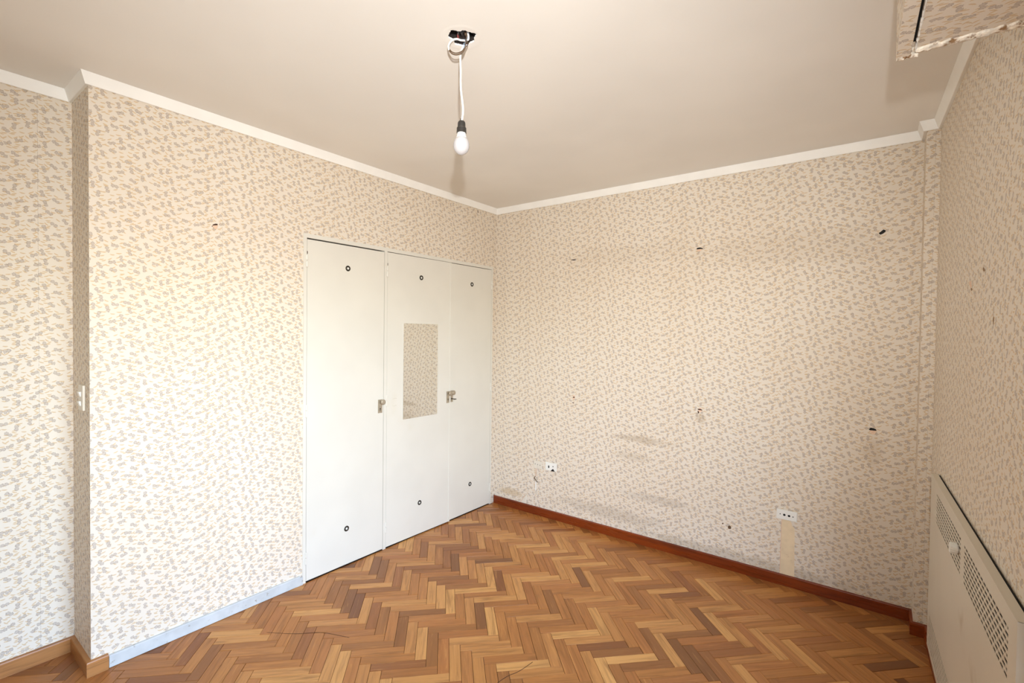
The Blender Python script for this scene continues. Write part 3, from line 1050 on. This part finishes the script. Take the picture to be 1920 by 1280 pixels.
def grille(a0, a1, z0, z1, rows, pitch, solid):
    g = MB()
    rh_ = (z1 - z0) / rows
    bar = rh_ * solid
    for r_ in range(rows):
        zb = z0 + r_ * rh_
        g.obox(fh, (a0, HD - TH, zb), (a1, HD, zb + bar))
        off_ = pitch * 0.5 if r_ % 2 else 0.0
        s_ = a0 - pitch + off_
        while s_ < a1:
            q0, q1 = max(a0, s_), min(a1, s_ + pitch * 0.20)
            if q1 > q0:
                g.obox(fh, (q0, HD - TH, zb + bar), (q1, HD, zb + rh_))
            s_ += pitch
    o = g.build('slotted_grille', 'heater', ht)
    o['kind'] = 'stuff'
    return o


for a0, a1 in GA:
    grille(a0, a1, GZ0, GZ1, 8, 0.0360, 0.50)
for a0, a1 in LA:
    grille(a0, a1, LZ0, LZ1, 9, 0.0300, 0.52)
kc = fh(0.985, HD, 0.803)
kp = MB()
n = 28
prof = [(0.0, 0.014), (0.003, 0.014), (0.004, 0.0190), (0.021, 0.0186), (0.0235, 0.0160)]
vs, fs = [], []
for (h_, r_) in prof:
    for i in range(n):
        a_ = 2 * math.pi * i / n
        rr = r_ * (0.86 if (i % 2 and 0.0045 < h_ < 0.023) else 1.0)
        vs.append(kc + ND * h_ + TD * rr * math.cos(a_) + Vector((0, 0, rr * math.sin(a_))))
for k in range(len(prof) - 1):
    for i in range(n):
        fs.append((k * n + i, k * n + (i + 1) % n, (k + 1) * n + (i + 1) % n, (k + 1) * n + i))
fs.append(tuple(range((len(prof) - 1) * n, len(prof) * n)))
kp.add(vs, fs)
ko = kp.build('knob', 'plate', ht)
ko['label'] = 'white ribbed thermostat knob'

# ------------------------------------------------------------------ roller shutter box above the window
sb = empty('roller_shutter_box', wr(1.49, 0.0, 2.28), 'wallpapered roller shutter box with a crumbling plaster edge under the ceiling', 'shutter box')
BZ = 2.28
BS0, BS1 = 1.495, 3.55
BD = 0.258                      # depth out of the wall
FT = 0.031                      # front board thickness as seen from below
r3 = random.Random(9)
MB().obox(fh, (BS0, BD - FT, BZ), (BS1, BD, H - 0.0005)).build('front_board', 'paper', sb, bevel=0.0015)
MB().obox(fh, (BS0 + 0.012, 0.0005, BZ + 0.006), (BS1, BD - FT - 0.0075, BZ + 0.020)).build('bottom_panel', 'paper', sb)
MB().obox(fh, (BS0 + 0.012, 0.0005, BZ + 0.03), (BS0 + 0.022, BD - FT - 0.001, H - 0.0005)).build('end_wall', 'paper', sb)
MB().obox(fh, (BS0 + 0.03, BD - FT - 0.012, BZ + 0.022), (BS1, BD - FT - 0.0005, BZ + 0.03)).build('slot_backing', 'black', sb)


def ragged(a_, b_, w, h, mat, name, n=26, amp=0.4):
    """uneven bead of plaster from a_ to b_ (s, off, z)"""
    vs, fs = [], []
    for i in range(n + 1):
        q = i / n
        c_ = [a_[k] * (1 - q) + b_[k] * q for k in range(3)]
        wi, hi = w * (1 + r3.uniform(-amp, amp)), h * (1 + r3.uniform(-amp, amp))
        for (du, dz) in ((-1, 0.7), (-0.8, -0.6), (0.1, -1), (0.9, -0.5), (1, 0.7)):
            if abs(a_[0] - b_[0]) < abs(a_[1] - b_[1]):
                vs.append(fh(c_[0] + du * wi, c_[1], c_[2] + dz * hi))
            else:
                vs.append(fh(c_[0], c_[1] + du * wi, c_[2] + dz * hi))
    for i in range(n):
        for k in range(5):
            fs.append((i * 5 + k, i * 5 + (k + 1) % 5, (i + 1) * 5 + (k + 1) % 5, (i + 1) * 5 + k))
    fs.append((0, 1, 2, 3, 4))
    fs.append(tuple(n * 5 + k for k in range(5)))
    o = MB().add(vs, fs).build(name, mat, sb)
    return o


ragged((BS0 + 0.018, 0.002, BZ + 0.004), (BS0 + 0.016, BD - FT - 0.010, BZ + 0.004), 0.013, 0.007, 'rubble', 'crumbling_edge')
ragged((BS0 - 0.004, 0.002, BZ + 0.012), (BS0 - 0.002, BD - FT - 0.002, BZ + 0.012), 0.012, 0.006, 'paper', 'paper_edge')
ragged((BS0 + 0.02, BD - FT - 0.009, BZ + 0.004), (BS0 + 0.26, BD - FT - 0.009, BZ + 0.006), 0.0022, 0.004, 'cornice', 'slot_bead', 30, 0.6)  # uneven white bead along the slot
ragged((BS0 - 0.004, BD - 0.001, BZ + 0.003), (BS0 - 0.004, BD - FT - 0.016, BZ + 0.003), 0.010, 0.006, 'rubble', 'plaster_crumb', 8, 0.7)
